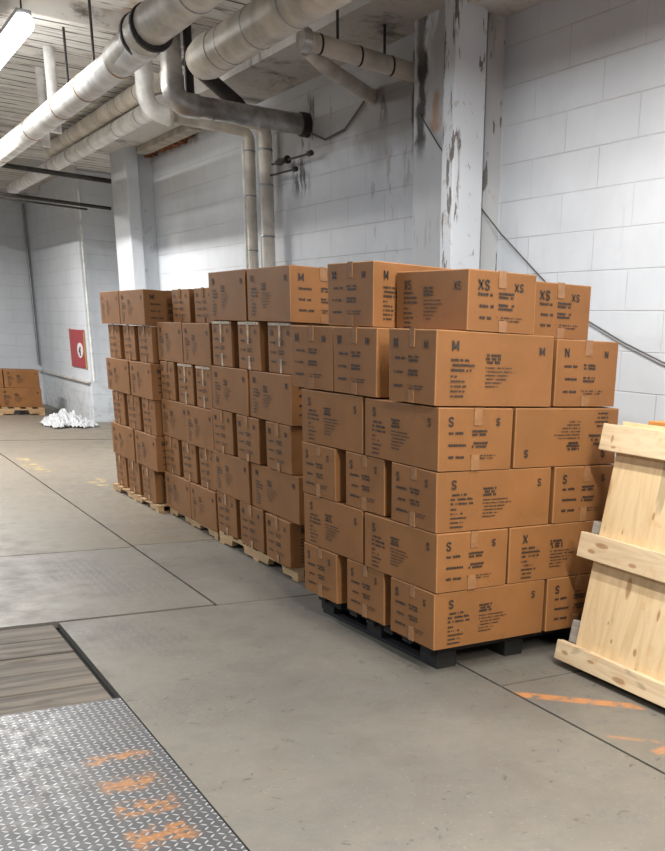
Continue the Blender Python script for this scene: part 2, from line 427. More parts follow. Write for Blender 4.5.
# low soffit along the wall, cross joists
struct('trim_2', B(3.4, WX+.1, 5.95, 14.4, 3.73, 4.02), M['soffit'])
struct('trim_3', B(3.62, WX+.1, -3, 5.9, 3.585, 4.02), M['soffit'])
for k, (y0, y1, z0) in enumerate(((9.25, 9.45, 3.86), (11.0, 11.25, 3.965), (12.9, 13.2, 3.965), (15.2, 15.6, 3.965), (18.0, 18.4, 3.9), (21, 21.4, 3.9), (7.2, 7.4, 3.88))):
    struct('trim_%d' % (4+k), B(-7, 3.39 if y0 < 14.5 else WX, y0, y1, z0, 4.02, bev=.01), M['ceiling'] if k < 3 or k == 6 else M['soffit'])
# columns and pilasters
struct('trim_20', B(3.82, WX+.02, 5.9, 6.85, 0, 3.75, bev=.008), M['pilaster'])
struct('trim_21', B(3.545, 3.775, 5.84, 5.98, 0, 4.0, bev=.008), M['column'])
struct('trim_22', B(3.745, WX+.02, 13.85, 14.5, 0, 4.0, bev=.01), M['column2'])
struct('trim_23', B(3.60, 3.75, 13.75, 14.5, 0, 4.0, bev=.01), M['column2'])

# floor panels over a dark sub-floor
bm = bmesh.new(); g_ = .0075
def panel(x0, x1, y0, y1, mi, z=0):
    box(bm, x0+g_, x1-g_, y0+g_, y1-(.03 if y1 == 15.58 else g_), -.04, z, mi)
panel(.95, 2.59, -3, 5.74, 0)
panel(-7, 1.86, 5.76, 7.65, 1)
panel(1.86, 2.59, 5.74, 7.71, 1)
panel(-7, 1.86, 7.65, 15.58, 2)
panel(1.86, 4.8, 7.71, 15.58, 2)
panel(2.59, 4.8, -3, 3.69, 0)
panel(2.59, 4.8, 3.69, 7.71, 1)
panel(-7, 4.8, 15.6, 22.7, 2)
box(bm, -7, 4.9, -3, 22.7, -.10, -.042, 3)
struct('floor', bm, [M['concrete'], M['steelfloor'], M['farfloor'], M['sub']])
o = link('diamond_plate', B(-3, .949, -3, 4.36, -.045, .002), M['dplate'])
tag(o, 'worn steel diamond plate with orange paint marks, set in the floor', 'floor plate')
names = ['farthest from the camera', 'second from the far end', 'middle one of the five', 'second from the diamond plate', 'touching the diamond plate']
yy = 5.745
for k in range(5):
    w = .277
    o = link('floor_plank', B(-3, .925, yy-w+.007, yy-.007, -.04, -.008-.004*random.random(), bev=.004), M['plank'])
    tag(o, 'weathered wooden floor plank, '+names[k], 'plank', 'floor planks beside the diamond plate')
    yy -= w

# ------------------------------------------------------------------ cardboard boxes
STROKES = {'M': (.95, [[(.08, 0), (.08, 1)], [(.1, .97), (.5, .2)], [(.5, .2), (.9, .97)], [(.92, 1), (.92, 0)]]),
           'N': (.8, [[(.1, 0), (.1, 1)], [(.12, .95), (.88, .05)], [(.9, 1), (.9, 0)]]),
           'X': (.8, [[(.05, 0), (.95, 1)], [(.05, 1), (.95, 0)]]),
           'S': (.7, [[(.92, .76), (.85, .9), (.5, .97), (.15, .88), (.1, .70), (.25, .57), (.7, .45), (.9, .3), (.85, .12), (.5, .03), (.15, .1), (.08, .26)]])}
def put_glyph(bm, T, text, u, v, h):
    for ch in text:
        w, st = STROKES[ch]
        for line in st:
            P = [Vector((x*w*h*.85, y*h)) for x, y in line]; t = h*.11
            L_, R_ = [], []
            for i, p in enumerate(P):
                d = (P[min(i+1, len(P)-1)]-P[max(i-1, 0)]).normalized(); nn = Vector((-d.y, d.x))*t
                L_.append(bm.verts.new(T(u+p.x+nn.x, v+p.y+nn.y))); R_.append(bm.verts.new(T(u+p.x-nn.x, v+p.y-nn.y)))
            for i in range(len(P)-1): bm.faces.new((L_[i], R_[i], R_[i+1], L_[i+1])).material_index = 1
        u += (w*.85+.22)*h
def put_word(bm, T, u, v, w, h, dens=.85):
    x = u
    while x < u+w:
        lw = random.uniform(.55, .95)*h
        if random.random() < dens:
            hh = h*random.uniform(.8, 1.0); a = T(x, v); b = T(x+lw*.82, v); c = T(x+lw*.82, v+hh); d = T(x, v+hh)
            bm.faces.new([bm.verts.new(p) for p in (a, b, c, d)]).material_index = 1
        x += lw
def print_end(bm, T, w, h, L):
    put_glyph(bm, T, L, .055, h-.085, .042); put_glyph(bm, T, L, w-.10-(.03 if len(L) > 1 else 0), h-.082, .034)
    for k, v in enumerate((.60, .41, .22)):
        put_word(bm, T, .055, v*h-.005, random.uniform(.075, .10), .013)
        if k < 2:
            put_word(bm, T, .44*w, v*h+.004, .085, .012); put_word(bm, T, .44*w, v*h-.012, .08, .012)
        else:
            put_word(bm, T, .42*w, v*h+.003, .15, .007, .7); put_word(bm, T, .46*w, v*h-.010, .12, .007, .7)
def print_long(bm, T, w, h, L):
    put_glyph(bm, T, L, .085, h-.085, .042); put_glyph(bm, T, L, w-.085-(.03 if len(L) > 1 else 0), h-.09, .036)
    v = .60*h
    for k, ww in enumerate((.09, .12, .125, .035, .075, .09, .08, .07)):
        if k == 3: v -= .004
        put_word(bm, T, .08, v, ww*random.uniform(.85, 1.05), .0115 if k < 3 else .009); v -= .0215
    v = .68*h
    for k, (ww, hh) in enumerate(((.085, .012), (.08, .012), (.08, .013), (.15, .0065), (.17, .0065), (.13, .0065), (.12, .0065), (.09, .0065), (.075, .0065))):
        put_word(bm, T, .27, v, ww, hh, .8); v -= .0155 if k < 3 else .0165
        if k == 2: v -= .006
def carton_mesh(Lx, Wy, H, L, flip=False):
    """long along X, base centre at the origin; all four sides printed"""
    bm = bmesh.new()
    box(bm, -Lx/2, Lx/2, -Wy/2, Wy/2, 0.001, H-.001, 0, bev=.005, jit=.002, bmi=2)
    e = .0045
    def T(face):
        def f(u, v):
            w = Wy if face in 'we' else Lx
            if flip: u, v = w-u, H-v
            if face == 'w': return (-Lx/2-e, Wy/2-u, v)
            if face == 'e': return (Lx/2+e, -Wy/2+u, v)
            if face == 's': return (-Lx/2+u, -Wy/2-e, v)
            return (Lx/2-u, Wy/2+e, v)
        return f
    for fc in 'we': print_end(bm, T(fc), Wy, H, L)
    for fc in 'sn': print_long(bm, T(fc), Lx, H, L)
    return bm
def tape_pieces(Lx, Wy, H, film=False):
    out = []; t = .024
    for s in (-1, 1):
        d1, d2 = random.uniform(.05, .09), random.uniform(.04, .08)
        if film: d1, d2 = .15, .09
        for (z0, z1, w) in ((H-d1, H+.001, t), (0.001, d2, t*(.6 if film else 1))):
            c = random.uniform(-.01, .01); bm = bmesh.new()
            box(bm, s*(Lx/2+.002)-.0035, s*(Lx/2+.002)+.0035, c-w, c+w*random.uniform(.8, 1.1), z0, z1, jit=.001)
            if film and z1 > H*.9:
                for v in bm.verts:
                    if v.co.z < H*.7: v.co.y = c+(v.co.y-c)*.35
            out.append(bm)
        if film:
            bm = bmesh.new(); box(bm, s*(Lx/2+.002)-.0032, s*(Lx/2+.002)+.0032, -Wy*.45, Wy*.45, H-.022, H-.004, jit=.003); out.append(bm)
    return out
SZ = {'S': (.695, .43, .293), 'M': (.76, .46, .318), 'L': (.67, .44, .325), 'X': (.66, .395, .262)}
protos = {}
def carton_proto(size, letter, film, flip, flaps):
    k = (size, letter, film, flip, flaps)
    if k in protos: return protos[k], False
    Lx, Wy, H = SZ[size]
    r = link('cardboard_box', carton_mesh(Lx, Wy, H, letter, flip), [M['card'], M['ink'], M['card_edge']])
    for bm in tape_pieces(Lx, Wy, H, film):
        t = link('tape', bm, M['film'] if film else M['tape'], r)
        if film: t['label'] = 'shiny whitish plastic tape'
    if flaps:
        for s in (-1, 1):
            bm = bmesh.new(); a = math.radians(1.2 if s < 0 else 2.6)
            mt = Matrix.Translation((0, s*Wy/2, H)) @ Matrix.Rotation(-s*a*-1 if s > 0 else -a*-1, 4, 'X')
            mt = Matrix.Translation((0, s*Wy/2, H)) @ Matrix.Rotation(-s*a, 4, 'X')
            y0, y1 = (-Wy/2+.004, 0) if s > 0 else (0, Wy/2-.004)
            box(bm, -Lx/2+.003, Lx/2-.003, y0, y1, 0, .004, mat=mt)
            link('flap', bm, M['card'], r)
    protos[k] = r
    return r, True
def carton(size, letter, loc, rz, label, film=False, flip=False, flaps=False, zs=1.0, sx=1.0, sy=1.0):
    r, new = carton_proto(size, letter, film, flip, flaps)
    if not new:
        c = r.copy(); COL.objects.link(c)
        for ch in r.children:
            d = ch.copy(); COL.objects.link(d); d.parent = c
        r = c
    r.location = loc; r.rotation_euler = (0, 0, rz+random.uniform(-.008, .008)); r.scale = (sx, sy, zs)
    tag(r, label, 'box', 'cardboard boxes stacked on pallets')
    return r
PI = math.pi
LAY = ['bottom layer', 'second layer', 'third layer', 'fourth layer', 'fifth layer', 'top layer']

# --- nearest stack: local frame, x to the right of the corner, y away
S1o = Vector((2.355, 3.942, 0)); S1a = .0471
def s1(x, y, z): return Vector((S1o.x+math.cos(S1a)*x-math.sin(S1a)*y, S1o.y+math.sin(S1a)*x+math.cos(S1a)*y, z))
def A1(size, letter, x0, y0, z, along, label, **kw):
    Lx, Wy, H = SZ[size]
    dx, dy = (Lx, Wy) if along == 'x' else (Wy, Lx)
    # along y: long side facing the aisle, reading from the far end to the near end
    return carton(size, letter, s1(x0+dx/2, y0+dy/2, z), S1a+(0 if along == 'x' else -PI/2), label, **kw)
n = 'of nearest stack, on black pallet'
z0 = .142; h = .2949
def lay(k): return z0+h*k
for k, lt in ((0, 'S'), (2, 'S')):
    off = .005 if k else 0
    A1('S', lt, 0, 0, lay(k), 'x', 'cardboard box at the front corner, %s of nearest stack' % LAY[k], sy=.97)
    A1('S', lt, .01, .50+off, lay(k), 'x', 'cardboard box with its end to the aisle, middle, %s of nearest stack' % LAY[k], sy=.94)
    A1('S', lt, .0, 1.015, lay(k), 'x', 'cardboard box with its end to the aisle, leftmost, %s of nearest stack' % LAY[k], sy=.94)
    A1('S', lt, .716, 0, lay(k), 'y', 'cardboard box with narrow end forward, right of corner box, %s of nearest stack' % LAY[k])
for k, l1, l2 in ((1, 'S', 'X'), (3, 'S', 'S')):
    A1('S', l1, 0, .0, lay(k), 'y', 'cardboard box marked S at the front corner, %s of nearest stack' % LAY[k])
    A1('S', l1, .005, .735, lay(k), 'y', 'cardboard box, long side to the aisle, leftmost, %s of nearest stack' % LAY[k])
    A1('S', l2, .444, 0, lay(k), 'x', ('cardboard box with upside-down print, front right, %s of nearest stack' if k == 3 else 'cardboard box, long side forward, right of corner, %s of nearest stack') % LAY[k], flip=(k == 3))
zt = lay(4)+.004
A1('L', 'M', -.01, -.005, zt, 'x', 'cardboard box with large M, front corner, fifth layer of nearest stack', sx=1.035, zs=1.03, sy=.93)
A1('L', 'M', -.005, .575, zt, 'x', 'cardboard box with its end to the aisle, middle, fifth layer of nearest stack', sy=1.04, zs=1.03)
A1('L', 'M', .0, 1.075, zt, 'x', 'cardboard box overhanging the aisle, leftmost, fifth layer of nearest stack', sy=1.16, zs=1.03)
A1('L', 'N', .70, .03, zt, 'y', 'cardboard box marked N, front right, fifth layer of nearest stack', sy=.95)
zt2 = zt+.3375
A1('X', 'XS', .145, -.01, zt2, 'y', 'cardboard box marked XS, front corner, top layer of nearest stack', zs=1.02, sx=.94)
A1('X', 'XS', .60, .12, zt2-.01, 'y', 'cardboard box half behind the front XS box, top layer, nearest stack', sy=.98)
A1('L', 'M', -.08, .67, zt2, 'x', 'cardboard box marked M, left of the XS box, top layer, nearest stack', zs=.95, sy=1.08, sx=.70)

# --- stacks along the aisle, near faces on a vertical plane x = X
def aisle(size, X, ya, yb, z, end, label, zs=1.0, letter='M', **kw):
    """box whose aisle face spans ya..yb"""
    Lx, Wy, H = SZ[size]
    if end: return carton(size, letter, (X+Lx/2, (ya+yb)/2, z), 0, label, zs=zs, sy=(yb-ya)/Wy, **kw)
    return carton(size, letter, (X+Wy/2, (ya+yb)/2, z), -PI/2, label, zs=zs, sx=(yb-ya)/Lx, **kw)
X2 = 2.5; P2 = .10; hh = .3165
def lz(k): return P2+hh*k
ORD3 = ['nearest the camera', 'middle', 'farthest of three']
ORD2 = ['nearer one', 'farther one']
st = 'second stack from the camera'
for k in (0, 2, 4):
    rows = {0: ((6.09, 6.52), (6.62, 7.07), (7.19, 7.60)), 2: ((6.05, 6.47), (6.60, 7.03), (7.15, 7.57)), 4: ((6.02, 6.43), (6.54, 6.95), (7.10, 7.51))}[k]
    for i, (a, b) in enumerate(rows):
        aisle('M', X2+random.uniform(-.01, .015), a, b, lz(k), True, 'cardboard box end, %s, %s, %s' % (ORD3[i], LAY[k], st), hh/.32, film=(k == 4))
for k in (1, 3):
    for i, (a, b) in enumerate(((5.97, 6.82), (6.84, 7.62)) if k == 1 else ((6.02, 6.77), (6.79, 7.54))):
        aisle('M', X2+random.uniform(-.01, .01), a, b, lz(k), False, 'cardboard box long side, %s, %s, %s' % (ORD2[i], LAY[k], st), hh/.32)
aisle('M', X2-.01, 5.98, 6.72, lz(5), False, 'cardboard box marked M on its near end, top layer, second stack', 1.04)
aisle('M', X2-.01, 6.76, 7.50, lz(5), False, 'cardboard box behind the M box, top layer, second stack from camera', 1.04)
st = 'third stack from the camera'
P2 = .075; hh = .318
for k in (1, 3, 5):
    rows = {1: ((7.66, 8.02), (8.12, 8.48), (8.60, 8.98)), 3: ((7.63, 8.0), (8.09, 8.47), (8.58, 8.97)), 5: ((7.84, 8.28), (8.42, 8.88))}[k]
    for i, (a, b) in enumerate(rows):
        nm = ORD3[i] if k < 5 else ('right one' if i == 0 else 'left one')
        aisle('M', X2+(.02 if k < 5 else .13), a, b, lz(k), True, 'cardboard box end, %s, %s, %s' % (nm, LAY[k], st), hh/.32 if k < 5 else .83, film=(k == 3 and i < 2))
for k in (0, 2, 4):
    for i, (a, b) in enumerate(((7.64, 8.27), (8.29, 9.02)) if k == 0 else ((7.60, 8.27), (8.29, 9.0))):
        aisle('M', X2+random.uniform(0, .02), a, b, lz(k), False, 'cardboard box long side, %s, %s, %s' % (ORD2[i], LAY[k], st), hh/.32)
X3 = 2.46; P3 = .068; h3 = .312
st = 'farthest stack of the row'
for k in (0, 2, 4):
    rows = {0: ((9.25, 9.66), (9.78, 10.16), (10.26, 10.64)), 2: ((9.10, 9.48), (9.60, 10.0), (10.14, 10.56)), 4: ((9.12, 9.52), (9.66, 10.04), (10.2, 10.60))}[k]
    for i, (a, b) in enumerate(rows):
        aisle('M', X3-(0 if k < 4 else -.02), a-.07, b-.07, P3+h3*k, True, 'cardboard box end, %s, %s, %s' % (ORD3[i], LAY[k], st), h3/.32)
for k in (1, 3, 5):
    for i, (a, b) in enumerate(((9.08, 9.80), (9.84, 10.68)) if k < 5 else ((9.17, 9.98), (10.0, 10.72))):
        aisle('M', X3-.01, a-.07, b-.07, P3+h3*k, False, 'cardboard box long side, %s, %s, %s' % (ORD2[i], LAY[k], st), h3/.32 if k < 5 else .93)

# --- small pallet of boxes far off in the corner
for i, (x0, x1, z, zs, nm) in enumerate(((2.00, 2.75, .13, 1.06, 'lower left'), (2.76, 3.46, .13, 1.06, 'lower right'),
                                       (2.10, 2.85, .47, 1.0, 'upper left'), (2.87, 3.45, .47, 1.0, 'upper right'))):
    carton('M', 'M', ((x0+x1)/2, 20.3, z), 0, 'cardboard box, %s, on the small distant pallet in the corner' % nm, sx=(x1-x0)/.76, zs=zs)

# ------------------------------------------------------------------ pallets
def stringer(L, Wd=.045, H=.09, z=.016, notch=True):
    """notched stringer along Y, centred"""
    bm = bmesh.new()
    prof = [(-L/2, 0)]
    if notch:
        for c in (-L*.24, L*.24):
            w = L*.09
            prof += [(c-w, 0), (c-w+.02, .05), (c+w-.02, .05), (c+w, 0)]
    prof += [(L/2, 0), (L/2, H), (-L/2, H)]
    a = [bm.verts.new((-Wd/2, y, z+q)) for y, q in prof]; b = [bm.verts.new((Wd/2, y, z+q)) for y, q in prof]
    bm.faces.new(a[::-1]) if False else bm.faces.new(a)
    bm.faces.new(b[::-1])
    for i in range(len(prof)):
        j = (i+1) % len(prof); bm.faces.new((a[i], b[i], b[j], a[j]))
    bmesh.ops.recalc_face_normals(bm, faces=bm.faces)
    return bm
def wood_pallet(W, L, H=.124):
    r = empty('wooden_pallet'); hs = H-.016*2
    for x in (-W/2+.025, 0, W/2-.025):
        o = link('stringer', stringer(L, H=hs), M['palletwood'], r); o.location = (x, 0, 0)
    n = 8
    for k in range(n):
        y = -L/2+.05+(L-.1)*k/(n-1)
        link('top_board', B(-W/2, W/2, y-.05, y+.05, H-.016, H, bev=.002), M['palletwood'], r)
    for y in (-L/2+.05, 0, L/2-.05):
        link('bottom_board', B(-W/2, W/2, y-.05, y+.05, 0, .016, bev=.002), M['palletwood'], r)
    return r
def copytree(r):
    c = r.copy(); COL.objects.link(c)
    for ch in r.children:
        d = ch.copy(); COL.objects.link(d); d.parent = c
    return c
p = wood_pallet(1.1, 1.5, .098); p.location = (3.075, 6.85, 0); p.rotation_euler = (0, 0, .02)
gp = 'wooden pallets under the box stacks'
tag(p, 'light wooden pallet under the second stack of boxes from the camera', 'pallet', gp)
q = copytree(p); q.location = (3.08, 8.34, 0); q.scale = (1, .9, .75); q.rotation_euler = (0, 0, -.01)
tag(q, 'light wooden pallet under the third stack of boxes from the camera', 'pallet', gp)
q = copytree(p); q.location = (2.985, 9.845, 0); q.scale = (1, 1.02, .68)
tag(q, 'light wooden pallet under the farthest stack of the aisle row', 'pallet', gp)
q = copytree(p); q.location = (2.72, 20.5, 0); q.rotation_euler = (0, 0, PI/2); q.scale = (1, 1, 1.3)
tag(q, 'light wooden pallet under four boxes in the far corner', 'pallet', gp)
# black pallet with nine blocks
r = empty('black_pallet', s1(.09, .11, 0), S1a)
Wb, Lb = 1.0, 1.27
link('deck', B(0, Wb, 0, Lb, .085, .14, bev=.004), M['blackpallet'], r)
for x in (0, Wb/2-.06, Wb-.12):
    link('runner', B(x, x+.12, 0, Lb, 0, .02, bev=.003), M['blackpallet'], r)
    for y in (0, Lb/2-.07, Lb-.14):
        link('block', B(x, x+.12, y, y+.16, .02, .085, bev=.003), M['blackpallet'], r)
for k in range(7):
    y = -.012+k*(Lb-.1)/6
    link('side_tab', B(-.03, .0, y+.02, y+.11, .085, .128, bev=.003), M['blackpallet'], r)
tag(r, 'black plastic pallet under the nearest stack of boxes', 'pallet')

# ------------------------------------------------------------------ leaning wooden crate
r = empty('wooden_crate', (3.2, 2.6, 0))
def cr(name, bm, mat, label=None):
    bmesh.ops.translate(bm, verts=bm.verts, vec=(-3.2, -2.6, 0))
    o = link(name, bm, mat, r)
    if label: o['label'] = label
    return o
bx0, bz0, bx1, bz1 = 3.085, .075, 3.30, 1.275
sl = math.atan2(bx1-bx0, bz1-bz0); LN = math.hypot(bx1-bx0, bz1-bz0)
SM = Matrix.Translation((bx0, 0, bz0)) @ Matrix.Rotation(sl, 4, 'Y')     # local z runs up the slope, local x into the crate
def sbox(n0, n1, y0, y1, s0, s1_, bev=.002, jit=0):
    bm = bmesh.new(); box(bm, n0, n1, y0, y1, s0, s1_, mat=SM, bev=bev, jit=jit); return bm
YA, YB = 1.3, 3.74
ys = [YA, 1.9, 2.52, 3.12, YB]
for a, b in zip(ys, ys[1:]): cr('front_panel', sbox(0, .018, a+.001, b-.001, 0, LN), M['pine'])
for s0, ex, hb in ((-.045, .10, .105), (.51, .09, .132), (1.06, .09, .135)):
    cr('batten', sbox(-.045, -.002, YA, YB+ex, s0+random.uniform(-.003, .003), s0+hb, .004), M['batten'])
for s0 in (.055, .585):
    cr('back_batten', sbox(.02, .06, YA, YB+.085, s0, s0+.12, .004), M['greywood'], 'grey weathered board')
cr('back_batten', sbox(.02, .06, YA, YB-.01, 1.0, 1.12, .004), M['greywood'])
# tapering end wall, upright back, orange top board and skids
bm = bmesh.new()
pr = [(bx0+.03, bz0), (3.74, bz0), (3.74, bz1-.02), (bx1+.02, bz1-.02)]
a = [bm.verts.new((x, YB-.03, z)) for x, z in pr]; b = [bm.verts.new((x, YB-.01, z)) for x, z in pr]
bm.faces.new(a); bm.faces.new(b[::-1])
for i in range(4): j = (i+1) % 4; bm.faces.new((a[i], b[i], b[j], a[j]))
bmesh.ops.recalc_face_normals(bm, faces=bm.faces)
cr('side_panel', bm, M['pine'])
cr('back_panel', B(3.72, 3.74, YA, YB-.03, bz0, bz1-.02), M['pine'])
cr('top_board', B(3.36, 3.72, YA, YB-.12, bz1-.03, bz1+.012, bev=.003), M['orangewood'], 'orange-brown top board')
for x in (3.12, 3.40, 3.64):
    cr('skid', B(x, x+.09, YA, YB-.02, 0, bz0, bev=.004), M['skid'])
tag(r, 'pale wooden crate with sloping plywood front and three battens, right edge', 'crate')

# ------------------------------------------------------------------ pipes
def pipe(name, label, cat, segs, rings=(), group=None):
    """segs: (part name, points, radius, material); the first is the body"""
    pn, pts, rad, mt = segs[0]
    root = link(name, tube(pts, rad), mt, None, True)
    for pn, pts, rad, mt in segs[1:]: link(pn, tube(pts, rad), mt, root, True)
    for c, ax, rr, w, mt in rings: link('band', ring(c, ax, rr, w), mt, root, True)
    return tag(root, label, cat, group)
def rs(x, z, ys_, rr, mt, w=.03): return [((x, y, z), (0, 1, 0), rr, w, mt) for y in ys_]
pipe('insulated_pipe', 'large cream insulated pipe nearest the camera, running under the ceiling', 'pipe',
     [('run', [(2.1, 7.35, 3.37), (2.1, 22.5, 3.37)], .098, M['whitewrap']),
      ('run', [(2.1, -2.5, 3.435), (2.1, 7.36, 3.435)], .118, M['wrap']),
      ('sleeve', [(2.1, 7.2, 3.41), (2.1, 8.0, 3.385)], .112, M['wrap'])],
     rs(2.1, 3.42, (7.18, 7.42), .138, M['darkmetal'], .05)+rs(2.1, 3.42, (7.3,), .13, M['wrap'], .2)+rs(2.1, 3.37, (8.0, 9.0, 9.9, 11.2, 13), .102, M['rust'], .025)+rs(2.1, 3.435, (5.6, 6.3, 4.8), .121, M['greymetal'], .02))
pipe('insulated_pipe', 'wide cream insulated pipe under the ceiling ending above the second stack', 'pipe',
     [('run', [(2.7, -2.5, 3.49), (2.7, 7.95, 3.49)], .128, M['wrap']),
      ('end_bell', [(2.7, 7.6, 3.49), (2.7, 7.88, 3.49), (2.7, 8.04, 3.49), (2.7, 8.12, 3.49)], [.134, .138, .12, .06], M['wrap']),
      ], rs(2.7, 3.49, (7.4, 6.9, 6.3, 5.6), .131, M['greymetal'], .015))
pipe('insulated_pipe', 'upper of two cream pipes running toward the far left column', 'pipe',
     [('run', [(3.15, 10.75, 3.865), (3.15, 15.9, 3.865)], .085, M['wrap'])], rs(3.15, 3.865, (11.3, 12.0, 13.0, 14.3), .088, M['greymetal'], .015))
pipe('insulated_pipe', 'lower of two cream pipes running toward the far left column', 'pipe',
     [('run', [(3.2, 10.75, 3.69), (3.2, 19.3, 3.69)], .082, M['whitewrap'])], rs(3.2, 3.69, (11.5, 12.4, 13.5, 14.8, 16), .085, M['greymetal'], .015))
pipe('metal_duct', 'dull grey metal duct elbow dropping from ceiling and running into wall', 'duct',
     [('run', elbow((2.77, 9, 4.0), (2.77, 9, 3.375), (3.96, 9, 3.385), .13), .083, M['steel']),
      ('elbow', elbow((2.77, 9, 3.58), (2.77, 9, 3.375), (2.98, 9, 3.376), .13), .094, M['steel']),
      ('collar', [(3.88, 9, 3.385), (3.955, 9, 3.385)], .10, M['darkmetal'])],
     [((3.1, 9, 3.377), (1, 0, 0), .087, .02, M['steel']), ((3.5, 9, 3.38), (1, 0, 0), .087, .02, M['steel']), ((2.77, 9, 3.75), (0, 0, 1), .088, .02, M['steel'])])
pipe('metal_pipe', 'thin dark pipe dropping beside the grey duct elbow', 'pipe', [('run', [(2.93, 9.05, 4.0), (2.93, 9.05, 3.47)], .035, M['darkmetal'])])
pipe('metal_pipe', 'short dark slanted pipe above the grey metal duct', 'pipe',
     [('run', [(2.98, 9.3, 3.79), (3.42, 9.28, 3.51), (3.47, 9.26, 3.44)], .062, M['darkmetal'])])
pipe('insulated_pipe', 'cream pipe with white elbow turning down the wall, left riser', 'pipe',
     [('run', elbow((3.02, 10.2, 3.49), (3.85, 10.17, 3.47), (3.85, 10.17, 0), .09), .05, M['wrap']),
      ('elbow', elbow((2.89, 10.2, 4.0), (2.89, 10.2, 3.50), (3.12, 10.2, 3.49), .17), .08, M['whitewrap'])],
     [((3.85, 10.17, z), (0, 0, 1), .053, .015, M['greymetal']) for z in (3.3, 2.9, 2.4, 1.9)]+[((3.10, 10.2, 3.49), (1, 0, 0), .09, .04, M['wrap'])])
pipe('insulated_pipe', 'thicker cream pipe turning down the wall, right riser', 'pipe',
     [('run', elbow((2.95, 9.68, 3.52), (3.82, 9.68, 3.46), (3.82, 9.68, 0), .12), .062, M['wrap'])],
     [((3.82, 9.68, z), (0, 0, 1), .066, .02, M['greymetal']) for z in (3.25, 2.95, 2.5, 2.1)])
pipe('metal_pipe', 'thin grey pipe on the wall between the two thick risers', 'pipe', [('run', [(3.88, 9.98, 3.5), (3.88, 9.98, 0)], .022, M['greymetal'])])
pipe('metal_pipe', 'thin grey pipe on the wall left of both thick risers', 'pipe', [('run', [(3.88, 10.42, 3.42), (3.88, 10.42, 0)], .02, M['whitewrap'])])
pipe('insulated_pipe', 'cream pipe stub with dark bands entering the wall by the column', 'pipe',
     [('run', [(3.1, 7.07, 3.52), (3.96, 7.07, 3.47)], .062, M['wrap']), ('end_flange', [(3.06, 7.07, 3.52), (3.12, 7.07, 3.52)], .078, M['steel'])],
     [((x, 7.07, 3.52-(x-3.1)*.058), (1, 0, 0), .066, .015, M['darkmetal']) for x in (3.2, 3.5, 3.75)])
pipe('insulated_pipe', 'cream diagonal pipe below the banded pipe stub', 'pipe',
     [('run', [(3.12, 7.12, 3.47), (3.35, 7.25, 3.42), (3.95, 7.75, 3.42)], [.04, .055, .055], M['wrap'])])
pipe('metal_pipe', 'upper black pipe crossing under the ceiling to the far column', 'pipe', [('run', [(-3, 14.6, 3.55), (3.62, 14.6, 3.42)], .03, M['darkmetal'])])
pipe('metal_pipe', 'lower black pipe crossing under the ceiling to the far column', 'pipe', [('run', [(-3, 14.7, 3.23), (3.62, 14.7, 3.10)], .022, M['darkmetal'])])
pipe('metal_pipe', 'thin pipe just below the lower black crossing pipe', 'pipe', [('run', [(-3, 14.62, 3.17), (3.3, 14.62, 3.05)], .012, M['darkmetal'])])
pipe('metal_pipe', 'white vertical pipe above the nearest insulated pipe, thicker one', 'pipe', [('run', [(2.22, 10.8, 4.0), (2.22, 10.8, 3.3)], .05, M['whitewrap'])])
pipe('metal_pipe', 'white vertical pipe above the nearest insulated pipe, thinner one', 'pipe', [('run', [(2.3, 11.7, 4.0), (2.3, 11.7, 3.3)], .04, M['whitewrap'])])
pipe('conduit', 'white conduit running up the far white column', 'conduit', [('run', [(3.735, 13.82, 0), (3.735, 13.82, 3.15)], .028, M['whitewrap'])])
pipe('conduit', 'grey conduit in the corner beside the red cabinet wall', 'conduit', [('run', [(WX+.05, 18.25, 3.9), (WX+.05, 18.25, .7)], .018, M['whitewrap'])])
pipe('conduit', 'thin dark pipe in the far room corner', 'conduit', [('run', [(3.9, 22.54, 3.8), (3.9, 22.54, .8)], .022, M['greymetal'])])
for k, (x, y, z, lb) in enumerate(((2.1, 6.45, 3.5, 'dark hanger rod holding the near insulated pipe, closest one'), (2.1, 9.6, 3.4, 'thin hanger rod beside the lit tube on the near insulated pipe'),
                                   (2.1, 8.7, 3.4, 'dark hanger rod above the flange of the near insulated pipe'), (3.35, 7.1, 3.5, 'dark hanger hook above the banded pipe stub'),
                                   (3.7, 7.07, 3.47, 'dark hanger strap on pipe stub next to wall'), (2.7, 6.6, 3.55, 'dark hanger rod above the wide cream pipe'))):
    pipe('hanger_rod', lb, 'hanger', [('rod', [(x, y, 4.0 if x < 3.4 else 3.74), (x, y, z)], .01, M['darkmetal'])], group='pipe hangers under the ceiling')
# valve handles on the wall right of the risers
for z, y0, lb in ((3.12, 9.28, 'upper dark valve stem sticking out beside the risers'), (3.03, 9.32, 'lower dark valve stem sticking out beside the risers')):
    root = link('valve', tube([(3.84, y0+.3, z), (3.84, y0-.55 if z > 3.05 else y0-.25, z-.005)], .009), M['darkmetal'], None, True)
    if z > 3.05:
        link('valve_body', tube([(3.84, y0+.2, z), (3.84, y0+.1, z), (3.84, y0, z)], [.02, .033, .02]), M['darkmetal'], root, True)
        link('handwheel', tube([(3.84, y0-.06, z), (3.84, y0-.075, z)], .035), M['darkmetal'], root, True)
    link('stem_tip', tube([(3.84, y0-.53 if z > 3.05 else y0-.25, z-.005), (3.84, y0-.60 if z > 3.05 else y0-.3, z-.005)], .022), M['darkmetal'], root, True)
    tag(root, lb, 'valve')
